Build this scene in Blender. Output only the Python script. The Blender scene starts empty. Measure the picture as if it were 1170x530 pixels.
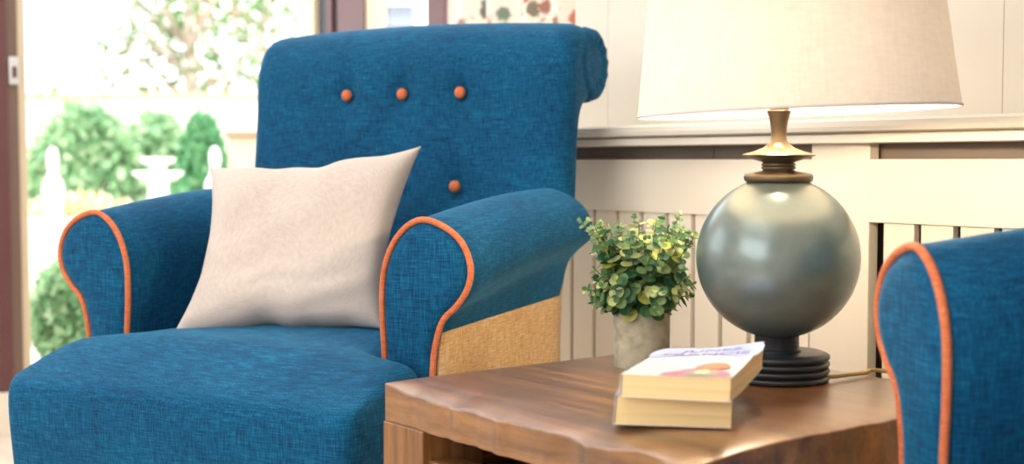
import bpy, bmesh, math, random
from mathutils import Vector, Matrix, noise
SC = bpy.context.scene
COL = SC.collection
PI = math.pi
random.seed(7)

# ------------------------------------------------------------------ camera
# World axes: +x runs along the panelled wall, +y points into that wall.
CAMZ = 0.70
YAW = math.radians(52.76)
cd = bpy.data.cameras.new('camera'); cam = bpy.data.objects.new('camera', cd); COL.objects.link(cam)
cd.sensor_width = 36.0; cd.lens = 36.0*1520/1170
cam.location = (0, 0, CAMZ)
cam.rotation_euler = (math.radians(90-3.05), 0, YAW)
cd.dof.use_dof = True; cd.dof.focus_distance = 1.68; cd.dof.aperture_fstop = 4.0
cd.clip_start = 0.05; cd.clip_end = 200
SC.camera = cam

def P(X, Z):
    """camera-frame right / forward distances -> world x, y"""
    c, s = math.cos(YAW), math.sin(YAW)
    return (c*X - s*Z, s*X + c*Z)

# ------------------------------------------------------------------ world, sun, area lights, exposure
SC.view_settings.view_transform = 'Standard'; SC.view_settings.look = 'None'
SC.view_settings.gamma = 1.0; SC.view_settings.use_curve_mapping = False
SC.view_settings.exposure = 0.35
w = bpy.data.worlds.new('sky'); SC.world = w; w.use_nodes = True
wb = w.node_tree.nodes['Background']
wb.inputs['Color'].default_value = (0.93, 0.97, 1.0, 1); wb.inputs['Strength'].default_value = 3.0

def light(name, kind, loc, energy, color=(1, 1, 1), size=None, rot=None, size_y=None, target=None):
    l = bpy.data.lights.new(name, kind); l.energy = energy; l.color = color
    if kind == 'AREA':
        l.size = size
        if size_y: l.shape = 'RECTANGLE'; l.size_y = size_y
    elif kind == 'SUN': l.angle = size
    elif size: l.shadow_soft_size = size
    o = bpy.data.objects.new(name, l); COL.objects.link(o); o.location = loc
    if target is not None:
        o.rotation_euler = (Vector(target)-Vector(loc)).to_track_quat('-Z', 'Y').to_euler()
    elif rot: o.rotation_euler = rot
    return o
light('sun', 'SUN', (0, 0, 10), 3.0, (1.0, 0.95, 0.86), 0.02, target=(-6, 3.0, 0))
light('camera_side_fill', 'AREA', (-0.6, -2.35, 1.45), 54, (0.96, 0.98, 1.0), 2.6, size_y=1.7, target=(-0.9, 1.2, 0.7))  # added fill from behind the camera; the wall there has no window
light('ceiling_fill', 'AREA', (-1.0, -0.2, 2.32), 18, (1.0, 0.95, 0.88), 1.6, size_y=1.6, target=(-1.0, -0.1, 0))  # added soft overhead fill, no fitting on the ceiling
for (pos, sx_, sy_) in (((-3.60, 1.47, 1.15), 0.8, 2.1), ((-3.60, -0.75, 1.45), 1.9, 1.5)):     # portals: they only guide the sky's own light through the openings
    lp = light('sky_portal', 'AREA', pos, 1, size=sx_, size_y=sy_, target=(1.0, pos[1], pos[2])); lp.data.cycles.is_portal = True
light('ceiling_fill', 'AREA', (-2.5, 1.25, 2.34), 16, (0.95, 0.97, 1.0), 1.1, size_y=1.1, target=(-2.2, 1.1, 0))  # added fill for sheen on the table's front edge and chair crest
for k, (lx, ly) in enumerate(((-0.1, 0.3), (-0.9, -0.5), (-2.0, 0.2))):
    light('ceiling_downlight', 'SPOT', (lx, ly, 2.36), 7, (1.0, 0.86, 0.68), 0.03, target=(lx, ly, 0))

# ------------------------------------------------------------------ mesh helpers
def link(name, bm, m, parent=None, smooth=True, mods=()):
    me = bpy.data.meshes.new(name)
    bmesh.ops.recalc_face_normals(bm, faces=bm.faces[:])
    bm.to_mesh(me); bm.free()
    for mm in (m if isinstance(m, (list, tuple)) else [m]): me.materials.append(mm)
    if smooth:
        for p in me.polygons: p.use_smooth = True
    o = bpy.data.objects.new(name, me); COL.objects.link(o)
    if parent: o.parent = parent
    return o
def sharp(o, ang=35):
    me = o.data
    bm = bmesh.new(); bm.from_mesh(me)
    for e in bm.edges:
        if len(e.link_faces) == 2 and e.calc_face_angle(0) > math.radians(ang): e.smooth = False
    bm.to_mesh(me); bm.free()
    return o
def bevel(o, w, seg=2, ang=40):
    md = o.modifiers.new('bevel', 'BEVEL'); md.width = w; md.segments = seg
    md.limit_method = 'ANGLE'; md.angle_limit = math.radians(ang)
    return o
def subsurf(o, n=2):
    md = o.modifiers.new('subdivision', 'SUBSURF'); md.levels = n; md.render_levels = n
    return o
def box(bm, x0, x1, y0, y1, z0, z1, mi=0):
    v = [bm.verts.new((x, y, z)) for z in (z0, z1) for y in (y0, y1) for x in (x0, x1)]
    for f in ((0, 1, 3, 2), (4, 6, 7, 5), (0, 4, 5, 1), (2, 3, 7, 6), (0, 2, 6, 4), (1, 5, 7, 3)):
        fc = bm.faces.new([v[i] for i in f]); fc.material_index = mi
    return v
def lathe(bm, prof, seg=48, cx=0, cy=0, cap=True):
    rings = []
    for r, z in prof:
        if r < 1e-6: rings.append([bm.verts.new((cx, cy, z))])
        else: rings.append([bm.verts.new((cx+r*math.cos(2*PI*i/seg), cy+r*math.sin(2*PI*i/seg), z)) for i in range(seg)])
    for a, b in zip(rings, rings[1:]):
        for i in range(seg):
            j = (i+1) % seg
            if len(a) == 1 and len(b) == 1: continue
            if len(a) == 1: bm.faces.new((a[0], b[j], b[i]))
            elif len(b) == 1: bm.faces.new((a[i], a[j], b[0]))
            else: bm.faces.new((a[i], a[j], b[j], b[i]))
    if cap:
        for r in (rings[0], rings[-1]):
            if len(r) > 2: bm.faces.new(r)
    return rings
def tube(bm, pts, r, seg=8, closed=False):
    pts = [Vector(p) for p in pts]; n = len(pts); rings = []
    ref = None
    for i, p in enumerate(pts):
        if closed: t = pts[(i+1) % n]-pts[i-1]
        else: t = pts[min(i+1, n-1)]-pts[max(i-1, 0)]
        t.normalize()
        if ref is None:
            ref = Vector((0, 0, 1)) if abs(t.z) < 0.9 else Vector((1, 0, 0))
        ref = (ref - t*ref.dot(t)).normalized(); b = t.cross(ref)
        rr = r[i] if isinstance(r, (list, tuple)) else r
        rings.append([bm.verts.new(p+ref*rr*math.cos(2*PI*k/seg)+b*rr*math.sin(2*PI*k/seg)) for k in range(seg)])
    m = n if closed else n-1
    for i in range(m):
        a, b = rings[i], rings[(i+1) % n]
        for k in range(seg):
            l = (k+1) % seg
            bm.faces.new((a[k], a[l], b[l], b[k]))
    if not closed:
        bm.faces.new(rings[0]); bm.faces.new(rings[-1])
def crspline(pts, per=6, closed=False):
    out = []; n = len(pts); D = len(pts[0])
    rng = n if closed else n-1
    for i in range(rng):
        if closed: p0, p1, p2, p3 = pts[i-1], pts[i], pts[(i+1) % n], pts[(i+2) % n]
        else: p0, p1, p2, p3 = pts[max(i-1, 0)], pts[i], pts[i+1], pts[min(i+2, n-1)]
        for k in range(per):
            t = k/per
            out.append(tuple(0.5*((2*p1[d])+(-p0[d]+p2[d])*t+(2*p0[d]-5*p1[d]+4*p2[d]-p3[d])*t*t+(-p0[d]+3*p1[d]-3*p2[d]+p3[d])*t**3) for d in range(D)))
    if not closed: out.append(tuple(pts[-1]))
    return out
def empty(name, loc, rz=0.0):
    o = bpy.data.objects.new(name, None); COL.objects.link(o); o.location = loc; o.rotation_euler = (0, 0, rz)
    o.empty_display_size = 0.1
    return o
def tag(o, label=None, cat=None, group=None, kind=None):
    if label: o['label'] = label
    if cat: o['category'] = cat
    if group: o['group'] = group
    if kind: o['kind'] = kind
    return o
def struct(name, bm, m, label=None, smooth=False, parent=None):
    o = link(name, bm, m, parent, smooth)
    if parent is None:
        o['kind'] = 'structure'
        if label: o['label'] = label
    return o

# ------------------------------------------------------------------ materials
def srgb(r, g, b):
    f = lambda c: (c/255/12.92) if c/255 <= 0.04045 else ((c/255+0.055)/1.055)**2.4
    return (f(r), f(g), f(b), 1)
class NT:
    def __init__(s, name):
        s.m = bpy.data.materials.new(name); s.m.use_nodes = True
        s.t = s.m.node_tree; s.n = s.t.nodes; s.l = s.t.links
        s.b = s.n['Principled BSDF']; s.out = s.n['Material Output']
        s.tc = s.n.new('ShaderNodeTexCoord')
    def mapping(s, scale=(1, 1, 1), rot=(0, 0, 0), src='Object'):
        mp = s.n.new('ShaderNodeMapping'); mp.inputs['Scale'].default_value = scale; mp.inputs['Rotation'].default_value = rot
        s.l.new(s.tc.outputs[src], mp.inputs['Vector']); return mp.outputs['Vector']
    def noise(s, vec, scale=5, detail=2, rough=0.5, dist=0):
        n = s.n.new('ShaderNodeTexNoise'); n.inputs['Scale'].default_value = scale; n.inputs['Detail'].default_value = detail
        n.inputs['Roughness'].default_value = rough; n.inputs['Distortion'].default_value = dist
        s.l.new(vec, n.inputs['Vector']); return n.outputs['Fac']
    def ramp(s, fac, stops):
        r = s.n.new('ShaderNodeValToRGB'); e = r.color_ramp.elements
        while len(e) < len(stops): e.new(0.5)
        for k, (p, c) in enumerate(stops): e[k].position = p; e[k].color = c
        s.l.new(fac, r.inputs['Fac']); return r.outputs['Color']
    def math(s, op, a, b=None, clamp=False):
        n = s.n.new('ShaderNodeMath'); n.operation = op; n.use_clamp = clamp
        for i, v in enumerate((a, b)):
            if v is None: continue
            if isinstance(v, (int, float)): n.inputs[i].default_value = v
            else: s.l.new(v, n.inputs[i])
        return n.outputs[0]
    def mix(s, fac, a, b, mode='MIX'):
        n = s.n.new('ShaderNodeMix'); n.data_type = 'RGBA'; n.blend_type = mode
        for inp, v in ((n.inputs[0], fac), (n.inputs[6], a), (n.inputs[7], b)):
            if isinstance(v, (int, float, tuple)): inp.default_value = v
            else: s.l.new(v, inp)
        return n.outputs[2]
    def bump(s, h, strength=0.3, dist=0.002):
        b = s.n.new('ShaderNodeBump'); b.inputs['Strength'].default_value = strength; b.inputs['Distance'].default_value = dist
        s.l.new(h, b.inputs['Height']); s.l.new(b.outputs['Normal'], s.b.inputs['Normal'])
    def set(s, **k):
        for key, v in k.items():
            inp = s.b.inputs[key.replace('_', ' ')]
            if isinstance(v, (int, float, tuple)): inp.default_value = v
            else: s.l.new(v, inp)
        return s
def plain(name, col, rough=0.5, vary=0.04, scale=6, **k):
    t = NT(name)
    n = t.noise(t.mapping(), scale, 3)
    a = tuple(max(0, c*(1-vary)) for c in col[:3])+(1,); b = tuple(min(1, c*(1+vary)) for c in col[:3])+(1,)
    t.set(Base_Color=t.ramp(n, [(0.3, a), (0.7, b)]), Roughness=rough, **k)
    return t.m
def slub(name, dark, mid, pale, rough=0.85, sheen=0.3, sheen_tint=(1, 1, 1, 1), fine=1.0, bs=0.5):
    """woven cloth with long and short slubs in both directions"""
    t = NT(name)
    f = fine
    a = t.noise(t.mapping((560*f, 560*f, 48*f)), 1.0, 2, 0.6)        # upright threads
    b = t.noise(t.mapping((44*f, 44*f, 580*f)), 1.0, 2, 0.6)         # level threads
    c = t.noise(t.mapping(), 7, 3, 0.5)
    s = t.math('ADD', a, b); s = t.math('MULTIPLY', s, 0.5)
    s2 = t.math('ADD', t.math('MULTIPLY', s, 0.82), t.math('MULTIPLY', c, 0.18))
    t.set(Base_Color=t.ramp(s2, [(0.32, dark), (0.5, mid), (0.70, pale)]), Roughness=rough, Sheen_Weight=sheen, Sheen_Tint=sheen_tint)
    t.b.inputs['Sheen Roughness'].default_value = 0.4
    t.b.inputs['Specular IOR Level'].default_value = 0.2
    t.bump(s, bs, 0.0012)
    return t.m
M = {}
M['blue'] = slub('blue_slub_chenille', srgb(0, 36, 68), srgb(0, 74, 114), srgb(20, 116, 156), 0.8, 0.25, srgb(110, 190, 235), 1.0)
M['orange'] = slub('orange_piping_cloth', srgb(172, 84, 50), srgb(204, 112, 72), srgb(226, 146, 106), 0.8, 0.1)
M['hessian'] = None
M['pillow'] = slub('oatmeal_cotton', srgb(184, 173, 167), srgb(200, 189, 182), srgb(212, 203, 197), 0.9, 0.1, fine=2.4, bs=0.15)
M['hessian'] = slub('hessian_weave', srgb(168, 126, 76), srgb(214, 178, 130), srgb(246, 224, 186), 0.9, 0.05, fine=0.95, bs=1.0)
def mat_wood(name, dark, mid, pale, along='x', rough=0.42, coat=0.35):
    t = NT(name)
    sc = (4, 80, 80) if along == 'x' else (80, 4, 80) if along == 'y' else (80, 80, 4)
    g = t.noise(t.mapping(sc), 1.0, 5, 0.65, 0.6)
    big = t.noise(t.mapping(tuple(v*0.28 for v in sc)), 1.0, 3, 0.5, 0.8)
    pore = t.noise(t.mapping(tuple(v*6 for v in sc)), 1.0, 2, 0.6)
    s = t.math('ADD', t.math('MULTIPLY', g, 0.5), t.math('MULTIPLY', big, 0.5))
    col = t.ramp(s, [(0.34, dark), (0.5, mid), (0.66, pale)])
    col = t.mix(t.math('MULTIPLY', t.ramp(pore, [(0.56, (0, 0, 0, 1)), (0.68, (1, 1, 1, 1))]), 0.35), col, dark)
    t.set(Base_Color=col, Roughness=t.math('ADD', t.math('MULTIPLY', g, 0.22), rough-0.1), Coat_Weight=coat, Coat_Roughness=0.3)
    t.bump(t.math('ADD', g, t.math('MULTIPLY', pore, 0.4)), 0.25, 0.0012)
    return t.m
M['wood'] = mat_wood('mango_wood', srgb(76, 50, 28), srgb(124, 82, 44), srgb(166, 116, 66), 'y', 0.36)
M['wood_x'] = mat_wood('mango_wood_cross', srgb(76, 50, 28), srgb(124, 82, 44), srgb(166, 116, 66), 'x', 0.34, 1.0)
M['wood_z'] = mat_wood('mango_wood_upright', srgb(76, 50, 28), srgb(124, 82, 44), srgb(166, 116, 66), 'z')
M['dark_wood'] = plain('dark_chair_leg_wood', srgb(60, 38, 26), 0.4)
M['paint'] = plain('cream_satin_paint', srgb(230, 221, 206), 0.4, 0.012, 3)
M['wallpaint'] = plain('pale_wall_paint', srgb(226, 218, 205), 0.6, 0.012, 2)
M['ceiling'] = plain('ceiling_paint', srgb(236, 232, 226), 0.8, 0.01, 2)
M['plaster'] = plain('warm_plaster', srgb(228, 220, 208), 0.8, 0.02, 2)
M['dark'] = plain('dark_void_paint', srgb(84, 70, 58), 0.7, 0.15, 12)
M['radiator'] = plain('radiator_grey_enamel', srgb(112, 102, 94), 0.5, 0.1, 9)
M['floor'] = mat_wood('pale_oak_floor', srgb(196, 178, 158), srgb(214, 198, 180), srgb(226, 212, 196), 'x', 0.5, 0.1)
M['mauve'] = plain('mauve_brown_frame', srgb(98, 60, 62), 0.45, 0.06)
M['greyframe'] = plain('grey_blue_seal', srgb(66, 70, 80), 0.5, 0.06)
M['creamframe'] = plain('cream_frame_edge', srgb(214, 198, 170), 0.5, 0.04)
M['steel'] = plain('white_metal_plate', srgb(214, 214, 216), 0.35, 0.03, 20, Metallic=0.3)
M['socket'] = plain('black_plastic', srgb(24, 22, 22), 0.4)
M['brass'] = plain('brass', srgb(190, 150, 84), 0.3, 0.04, 20, Metallic=1.0)
M['cable'] = plain('gold_braid_cable', srgb(170, 140, 80), 0.55, 0.1, 60)
def mat_leaf(name, stops, rough=0.5, trans=0.25):
    t = NT(name); g = t.n.new('ShaderNodeNewGeometry')
    col = t.ramp(g.outputs['Random Per Island'], stops)
    t.set(Base_Color=col, Roughness=rough)
    tr = t.n.new('ShaderNodeBsdfTranslucent'); t.l.new(col, tr.inputs['Color'])
    mx = t.n.new('ShaderNodeMixShader'); mx.inputs[0].default_value = trans
    t.l.new(t.b.outputs[0], mx.inputs[1]); t.l.new(tr.outputs[0], mx.inputs[2]); t.l.new(mx.outputs[0], t.out.inputs['Surface'])
    return t.m

# ------------------------------------------------------------------ the setting
K = 0.957      # shrinks the panelled wall and radiator cover toward the camera, nearer the lamp
def KZ(z): return 0.70+(z-0.70)*K if z > 0.25 else z
WX = -3.49      # door wall
def bmbox(*a):
    bm = bmesh.new(); box(bm, *a); return bm
struct('floor', bmbox(WX-0.12, 1.6, -2.6, 2.15, -0.1, 0.0), M['floor'], 'pale wooden floor')
struct('ceiling', bmbox(WX-0.12, 1.6, -2.6, 2.15, 2.4, 2.5), M['ceiling'], 'white ceiling')
# panelled wall with tongue and groove lines
bm = bmesh.new()
gro = [(-1.989+0.29*k)*K for k in range(0, 13)]
xs = [-2.09*K]+gro+[1.5]
for a, b in zip(xs, xs[1:]):
    box(bm, a+0.0007, b-0.0007, 1.75*K, 1.74, 0.0, 2.4)
box(bm, -2.09*K, 1.5, 1.75*K+0.0015, 2.1, 0.0, 2.4)
o = struct('wall_back', bm, M['wallpaint'], 'cream panelled wall behind the lamp')
# window end of the same wall, set back behind the curtain
bm = bmesh.new()
box(bm, WX+0.24, -2.09*K, 1.93, 2.05, 0.0, 0.55)
box(bm, WX+0.24, -2.09*K, 1.93, 2.05, 2.15, 2.4)
box(bm, -2.40, -2.09*K, 1.93, 2.05, 0.55, 2.15)
struct('wall_bay', bm, M['wallpaint'], 'wall around the curtained window')
bm = bmesh.new()
box(bm, WX-0.10, WX, -2.5, -1.7, 0.0, 2.4); box(bm, WX-0.10, WX, 0.2, 0.995, 0.0, 2.4)
box(bm, WX-0.10, WX, -1.7, 0.2, 0.0, 0.7); box(bm, WX-0.10, WX, -1.7, 0.2, 2.2, 2.4)
box(bm, WX-0.10, WX, 0.995, 2.05, 2.2, 2.4)
struct('wall_left', bm, M['plaster'], 'wall holding the garden door')
struct('wall_right', bmbox(1.5, 1.6, -2.5, 2.1, 0, 2.4), M['plaster'], 'side wall')
struct('wall_front', bmbox(WX, 1.5, -2.6, -2.5, 0, 2.4), M['plaster'], 'wall behind the camera')
# garden door: the frame round the opening
def root_struct(name, label):
    o = empty(name, (0, 0, 0)); o['kind'] = 'structure'; o['label'] = label; return o
d1 = root_struct('door_1', 'open garden door with brown frame')
bm = bmesh.new(); box(bm, WX-0.06, WX+0.02, 1.0, 1.030, 0.11, 2.2); link('door_jamb', bm, M['mauve'], d1, False)
bm = bmesh.new(); box(bm, WX-0.06, WX+0.012, 1.030, 1.060, 0.11, 2.2); link('door_jamb', bm, plain('brown_grey_rebate', srgb(112, 90, 80), 0.5), d1, False)
bm = bmesh.new(); box(bm, WX-0.07, WX+0.0, 1.060, 1.084, 0.0, 2.2); link('door_seal', bm, M['creamframe'], d1, False)
bm = bmesh.new(); box(bm, WX-0.06, WX+0.03, 0.98, 1.062, 0.0, 0.11); link('door_sill', bm, M['paint'], d1, False)
bm = bmesh.new(); box(bm, WX-0.06, WX+0.02, 1.0, 1.95, 2.13, 2.2); link('door_head', bm, M['mauve'], d1, False)
bm = bmesh.new(); box(bm, WX+0.012, WX+0.020, 1.036, 1.060, 0.895, 0.965)
bm2 = bm
o = link('latch_plate', bm, M['steel'], d1, False)
bm = bmesh.new(); box(bm, WX+0.018, WX+0.0215, 1.044, 1.055, 0.912, 0.940); link('latch_hole', bm, M['mauve'], o, False)
w2 = root_struct('side_light_opening', 'added window opening left of the camera for side light')  # unseen window, added so sky light reaches the chairs from the left
for (y0, y1, z0, z1) in ((-1.7, -1.64, 0.7, 2.2), (0.14, 0.2, 0.7, 2.2), (-0.78, -0.72, 0.7, 2.2), (-1.64, 0.14, 0.7, 0.76), (-1.64, 0.14, 2.14, 2.2)):
    bm = bmesh.new(); box(bm, WX-0.07, WX-0.01, y0, y1, z0, z1); link('window_frame', bm, M['mauve'], w2, False)
# corner post and window frame
wn = root_struct('window_1', 'mauve framed window beside the curtain')
bm = bmesh.new(); box(bm, WX-0.05, WX+0.01, 1.915, 1.945, 0.0, 2.2); link('window_post', bm, M['creamframe'], wn, False)
bm = bmesh.new(); box(bm, WX-0.03, WX+0.055, 1.932, 2.0, 0.0, 2.2); link('window_post', bm, M['greyframe'], wn, False)
bm = bmesh.new(); box(bm, WX+0.060, WX+0.085, 1.93, 2.0, 0.0, 2.2); link('window_post', bm, plain('pinkish_brown_bead', srgb(104, 70, 74), 0.5), wn, False)
bm = bmesh.new(); box(bm, WX+0.085, WX+0.112, 1.945, 2.0, 0.0, 2.2); link('window_post', bm, M['greyframe'], wn, False)
bm = bmesh.new(); box(bm, WX+0.112, WX+0.262, 1.935, 2.0, 0.0, 2.2); box(bm, -2.91, -2.84, 1.935, 2.0, 0.55, 2.15)
box(bm, WX+0.235, -2.4, 1.935, 2.0, 0.50, 0.58); box(bm, WX+0.235, -2.4, 1.935, 2.0, 2.10, 2.2)
link('window_frame', bm, M['mauve'], wn, False)
bm = bmesh.new(); box(bm, WX+0.262, WX+0.295, 1.94, 1.99, 0.55, 2.15); link('window_bead', bm, M['creamframe'], wn, False)
t = NT('window_glass'); t.n.remove(t.b)
gl = t.n.new('ShaderNodeBsdfGlossy'); gl.inputs['Roughness'].default_value = 0.02
tr = t.n.new('ShaderNodeBsdfTransparent'); tr.inputs['Color'].default_value = (0.96, 0.98, 0.97, 1)
mx = t.n.new('ShaderNodeMixShader'); mx.inputs[0].default_value = 0.06
t.l.new(tr.outputs[0], mx.inputs[1]); t.l.new(gl.outputs[0], mx.inputs[2]); t.l.new(mx.outputs[0], t.out.inputs['Surface'])
M['glass'] = t.m
bm = bmesh.new(); box(bm, WX+0.29, -2.4, 1.965, 1.970, 0.56, 2.12); link('window_glass', bm, M['glass'], wn, False)

# ------------------------------------------------------------------ radiator cover
rc = tag(empty('radiator_cover', (-0.45*K, 1.6*K, 0)), 'cream painted radiator cover with vertical slats under the panelled wall', 'radiator cover')
def rcp(name, bm, m, smooth=False): return link(name, bm, m, rc, smooth)
def rbox(bm, x0, x1, y0, y1, z0, z1): box(bm, (x0+0.45)*K, (x1+0.45)*K, (y0-1.6)*K, (y1-1.6)*K, KZ(z0), KZ(z1))
X0, X1 = -2.09, 1.3
# shelf: rounded nosing over a small lip, one profile run along the wall
prof = [(0.147, 0.7625), (-0.028, 0.7625), (-0.036, 0.7612), (-0.040, 0.7580), (-0.041, 0.7500), (-0.040, 0.7440), (-0.034, 0.7420),
        (-0.016, 0.7415), (-0.016, 0.7392), (-0.032, 0.7385), (-0.032, 0.7275), (-0.028, 0.7262), (0.147, 0.7262)]
bm = bmesh.new()
A = [bm.verts.new(((X0+0.45)*K, y*K, KZ(z))) for y, z in prof]; B = [bm.verts.new(((X1+0.45)*K, y*K, KZ(z))) for y, z in prof]
for i in range(len(prof)):
    j = (i+1) % len(prof); bm.faces.new((A[i], A[j], B[j], B[i]))
bm.faces.new(A); bm.faces.new(B)
rcp('shelf', bm, M['paint'])
bm = bmesh.new()
S0, S1 = -1.347, -1.238
rbox(bm, X0, S0, 1.6, 1.622, 0.610, 0.703)           # upper rail, left bay
rbox(bm, S1, X1, 1.6, 1.622, 0.610, 0.703)           # upper rail, right bay
rbox(bm, S0, S1, 1.6, 1.622, 0.0, 0.7268)            # stile behind the lamp
rbox(bm, X0, X0+0.10, 1.6, 1.622, 0.0, 0.7268)
rbox(bm, X1-0.1, X1, 1.6, 1.622, 0.0, 0.7268)
rbox(bm, X0+0.1, S0, 1.6, 1.622, 0.0, 0.13); rbox(bm, S1, X1-0.1, 1.6, 1.622, 0.0, 0.13)
fr = rcp('frame', bm, M['paint']); bevel(fr, 0.0015, 2)
bm = bmesh.new()
for k in range(11):
    a = S0-0.064*(k+1)+0.004; b = a+0.054
    if a > X0+0.09: rbox(bm, a-0.004+0.004, b, 1.604, 1.616, 0.12, 0.615)
x = S1+0.024
while x < X1-0.15:
    rbox(bm, x, x+0.052, 1.604, 1.616, 0.12, 0.615); x += 0.064
sl = rcp('slat_panel', bm, M['paint'])
bm = bmesh.new()
rbox(bm, X0, X0+0.02, 1.622, 1.745, 0.0, 0.7268); rcp('side_board', bm, M['paint'])
bm = bmesh.new(); rbox(bm, X1-0.02, X1, 1.622, 1.745, 0.0, 0.7268); rcp('side_board', bm, M['paint'])
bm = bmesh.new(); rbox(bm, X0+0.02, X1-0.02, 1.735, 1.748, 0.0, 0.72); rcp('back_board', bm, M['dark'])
bm = bmesh.new()
for (xa, xb) in ((X0+0.1, -1.585), (-1.583, -1.478), (-1.476, S0+0.02), (S1-0.02, -0.95), (-0.948, X1-0.1)): rbox(bm, xa, xb, 1.632, 1.640, 0.690, 0.7268)
ir = rcp('inner_rail', bm, plain('inner_rail_grey', srgb(128, 114, 104), 0.6, 0.08, 14)); ir['label'] = 'dark grey inner rail'
for xx in (-1.450, -1.430):
    bm = bmesh.new(); lathe(bm, [(0.0, 0.0), (0.0035, 0.0), (0.0035, 0.002), (0.0, 0.002)], 12, cap=False)
    o = link('screw', bm, M['socket'], ir); o.rotation_euler = (PI/2, 0, 0); o.location = ((xx+0.45)*K, (1.632-1.6)*K, KZ(0.714))
# radiator standing inside the cover
rad = tag(empty('radiator', (-0.45, 1.618, 0.0)), 'dark grey radiator seen through the slots of the cream cover', 'radiator')
bm = bmesh.new()
box(bm, -1.35, 1.4, -0.020, 0.030, 0.09, 0.70)
for k in range(16): box(bm, -1.35, 1.4, -0.026, -0.020, 0.12+k*0.036, 0.142+k*0.036)
link('radiator_panel', bm, M['radiator'], rad, False)
for x in (-1.2, 0.0, 1.2):
    bm = bmesh.new(); box(bm, x, x+0.03, -0.01, 0.025, 0.0, 0.1); link('bracket', bm, M['radiator'], rad, False)
for x in (-1.12, -1.09):
    bm = bmesh.new(); lathe(bm, [(0.004, 0.70), (0.004, 0.712)], 10, x, -0.012); link('valve', bm, M['socket'], rad, False)
struct('baseboard_back', bmbox(-1.80, 1.3*K, 1.6*K-0.022, 1.6*K-0.0005, 0.0, 0.10), M['paint'], 'cream skirting under the radiator cover')

# ------------------------------------------------------------------ armchair
CR = 0.230          # inner face of each arm, from the chair's middle
ARM_L = 0.388
aprof = [(0.0, 0.14), (0.0, 0.28), (0.0, 0.42), (-0.004, 0.50), (0.000, 0.555), (0.020, 0.598), (0.052, 0.6215), (0.086, 0.6180),
         (0.120, 0.596), (0.135, 0.562), (0.130, 0.532), (0.113, 0.508), (0.094, 0.490), (0.084, 0.465), (0.077, 0.42), (0.074, 0.28), (0.074, 0.14)]
acurve = crspline(aprof, 4)
def norms2(pts):
    n = len(pts); out = []
    for i in range(n):
        a = Vector(pts[i-1]); b = Vector(pts[(i+1) % n]); t = (b-a)
        out.append(Vector((-t.y, t.x)).normalized())
    return out
an = norms2(acurve)
def area(pts): return sum(pts[i-1][0]*pts[i][1]-pts[i][0]*pts[i-1][1] for i in range(len(pts)))
asg = 1 if area(acurve) > 0 else -1
def arm_section(y, shrink, grow=1.0):
    f = max(0.0, min(1.0, y/ARM_L)); rise = 0.034*math.sin(f*PI*0.5)
    out = []
    for (x, z), n in zip(acurve, an):
        wgt = max(0.0, min(1.0, (z-0.44)/0.10)); wgt = wgt*wgt*(3-2*wgt)
        xx = x+n.x*shrink*asg; zz = z+n.y*shrink*asg
        sw = 1+0.05*math.sin(f*PI*0.62)*grow
        xx = 0.06+(xx-0.06)*(1+(sw-1)*wgt); zz = zz+rise*wgt+0.030*f*math.exp(-((z-0.495)/0.035)**2)*(1 if x > 0.05 else 0)
        out.append((xx, zz))
    return out
def build_arm(root, s):
    bm = bmesh.new(); rings = []
    st = [(0.000, 0.007), (0.002, 0.003), (0.006, 0.0)]+[(0.006+(ARM_L-0.012)*k/14, 0.0) for k in range(1, 15)]
    st += [(ARM_L+0.008, 0.003), (ARM_L+0.016, 0.009), (ARM_L+0.021, 0.018), (ARM_L+0.023, 0.026)]
    for y, sh in st:
        rings.append([bm.verts.new((s*(CR+x), y, z)) for x, z in arm_section(y, sh)])
    n = len(rings[0])
    for a, b in zip(rings, rings[1:]):
        for i in range(n):
            j = (i+1) % n; bm.faces.new((a[i], a[j], b[j], b[i]))
    bm.faces.new(rings[-1]); bm.faces.new(rings[0])
    arm = link('arm', bm, M['blue'], root)
    # padded front facing inside the piping
    bm = bmesh.new(); prev = None
    for sh, y in ((0.004, 0.001), (0.008, -0.004), (0.016, -0.0068), (0.024, -0.0078)):
        ring = [bm.verts.new((s*(CR+x), y, z)) for x, z in arm_section(0.0, sh)]
        if prev:
            for i in range(n):
                j = (i+1) % n; bm.faces.new((prev[i], prev[j], ring[j], ring[i]))
        prev = ring
    bm.faces.new(prev)
    link('front_facing', bm, M['blue'], arm)
    bm = bmesh.new()
    pts = [(s*(CR+x), -0.001, z) for x, z in arm_section(0.0, 0.001)]
    tube(bm, pts, 0.0044, 8)
    o = link('piping', bm, M['orange'], arm); o['label'] = 'orange piping'
    # hessian outside panel under the roll
    bm = bmesh.new()
    x0 = 0.079
    pl = []
    for k in range(13):
        y = 0.008+(ARM_L-0.006)*k/12
        zt = 0.490+0.018*math.sin(PI*0.5*y/ARM_L)+0.030*y/ARM_L
        row = []
        for (dx, z) in ((0.004, 0.12), (0.0045, 0.28), (0.006, 0.42), (0.010, zt-0.012), (0.014, zt+0.004)):
            row.append((bm.verts.new((s*(CR+x0+dx-0.003), y, z)), bm.verts.new((s*(CR+x0+dx-0.012), y, z))))
        pl.append(row)
    for a, b in zip(pl, pl[1:]):
        for i in range(4):
            bm.faces.new((a[i][0], a[i+1][0], b[i+1][0], b[i][0])); bm.faces.new((a[i][1], b[i][1], b[i+1][1], a[i+1][1]))
        bm.faces.new((a[4][0], a[4][1], b[4][1], b[4][0])); bm.faces.new((a[0][0], b[0][0], b[0][1], a[0][1]))
    for a in (pl[0], pl[-1]):
        for i in range(4): bm.faces.new((a[i][0], a[i][1], a[i+1][1], a[i+1][0]))
    o = link('side_panel', bm, M['hessian'], root); o['label'] = 'natural hessian outside panel'

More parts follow.
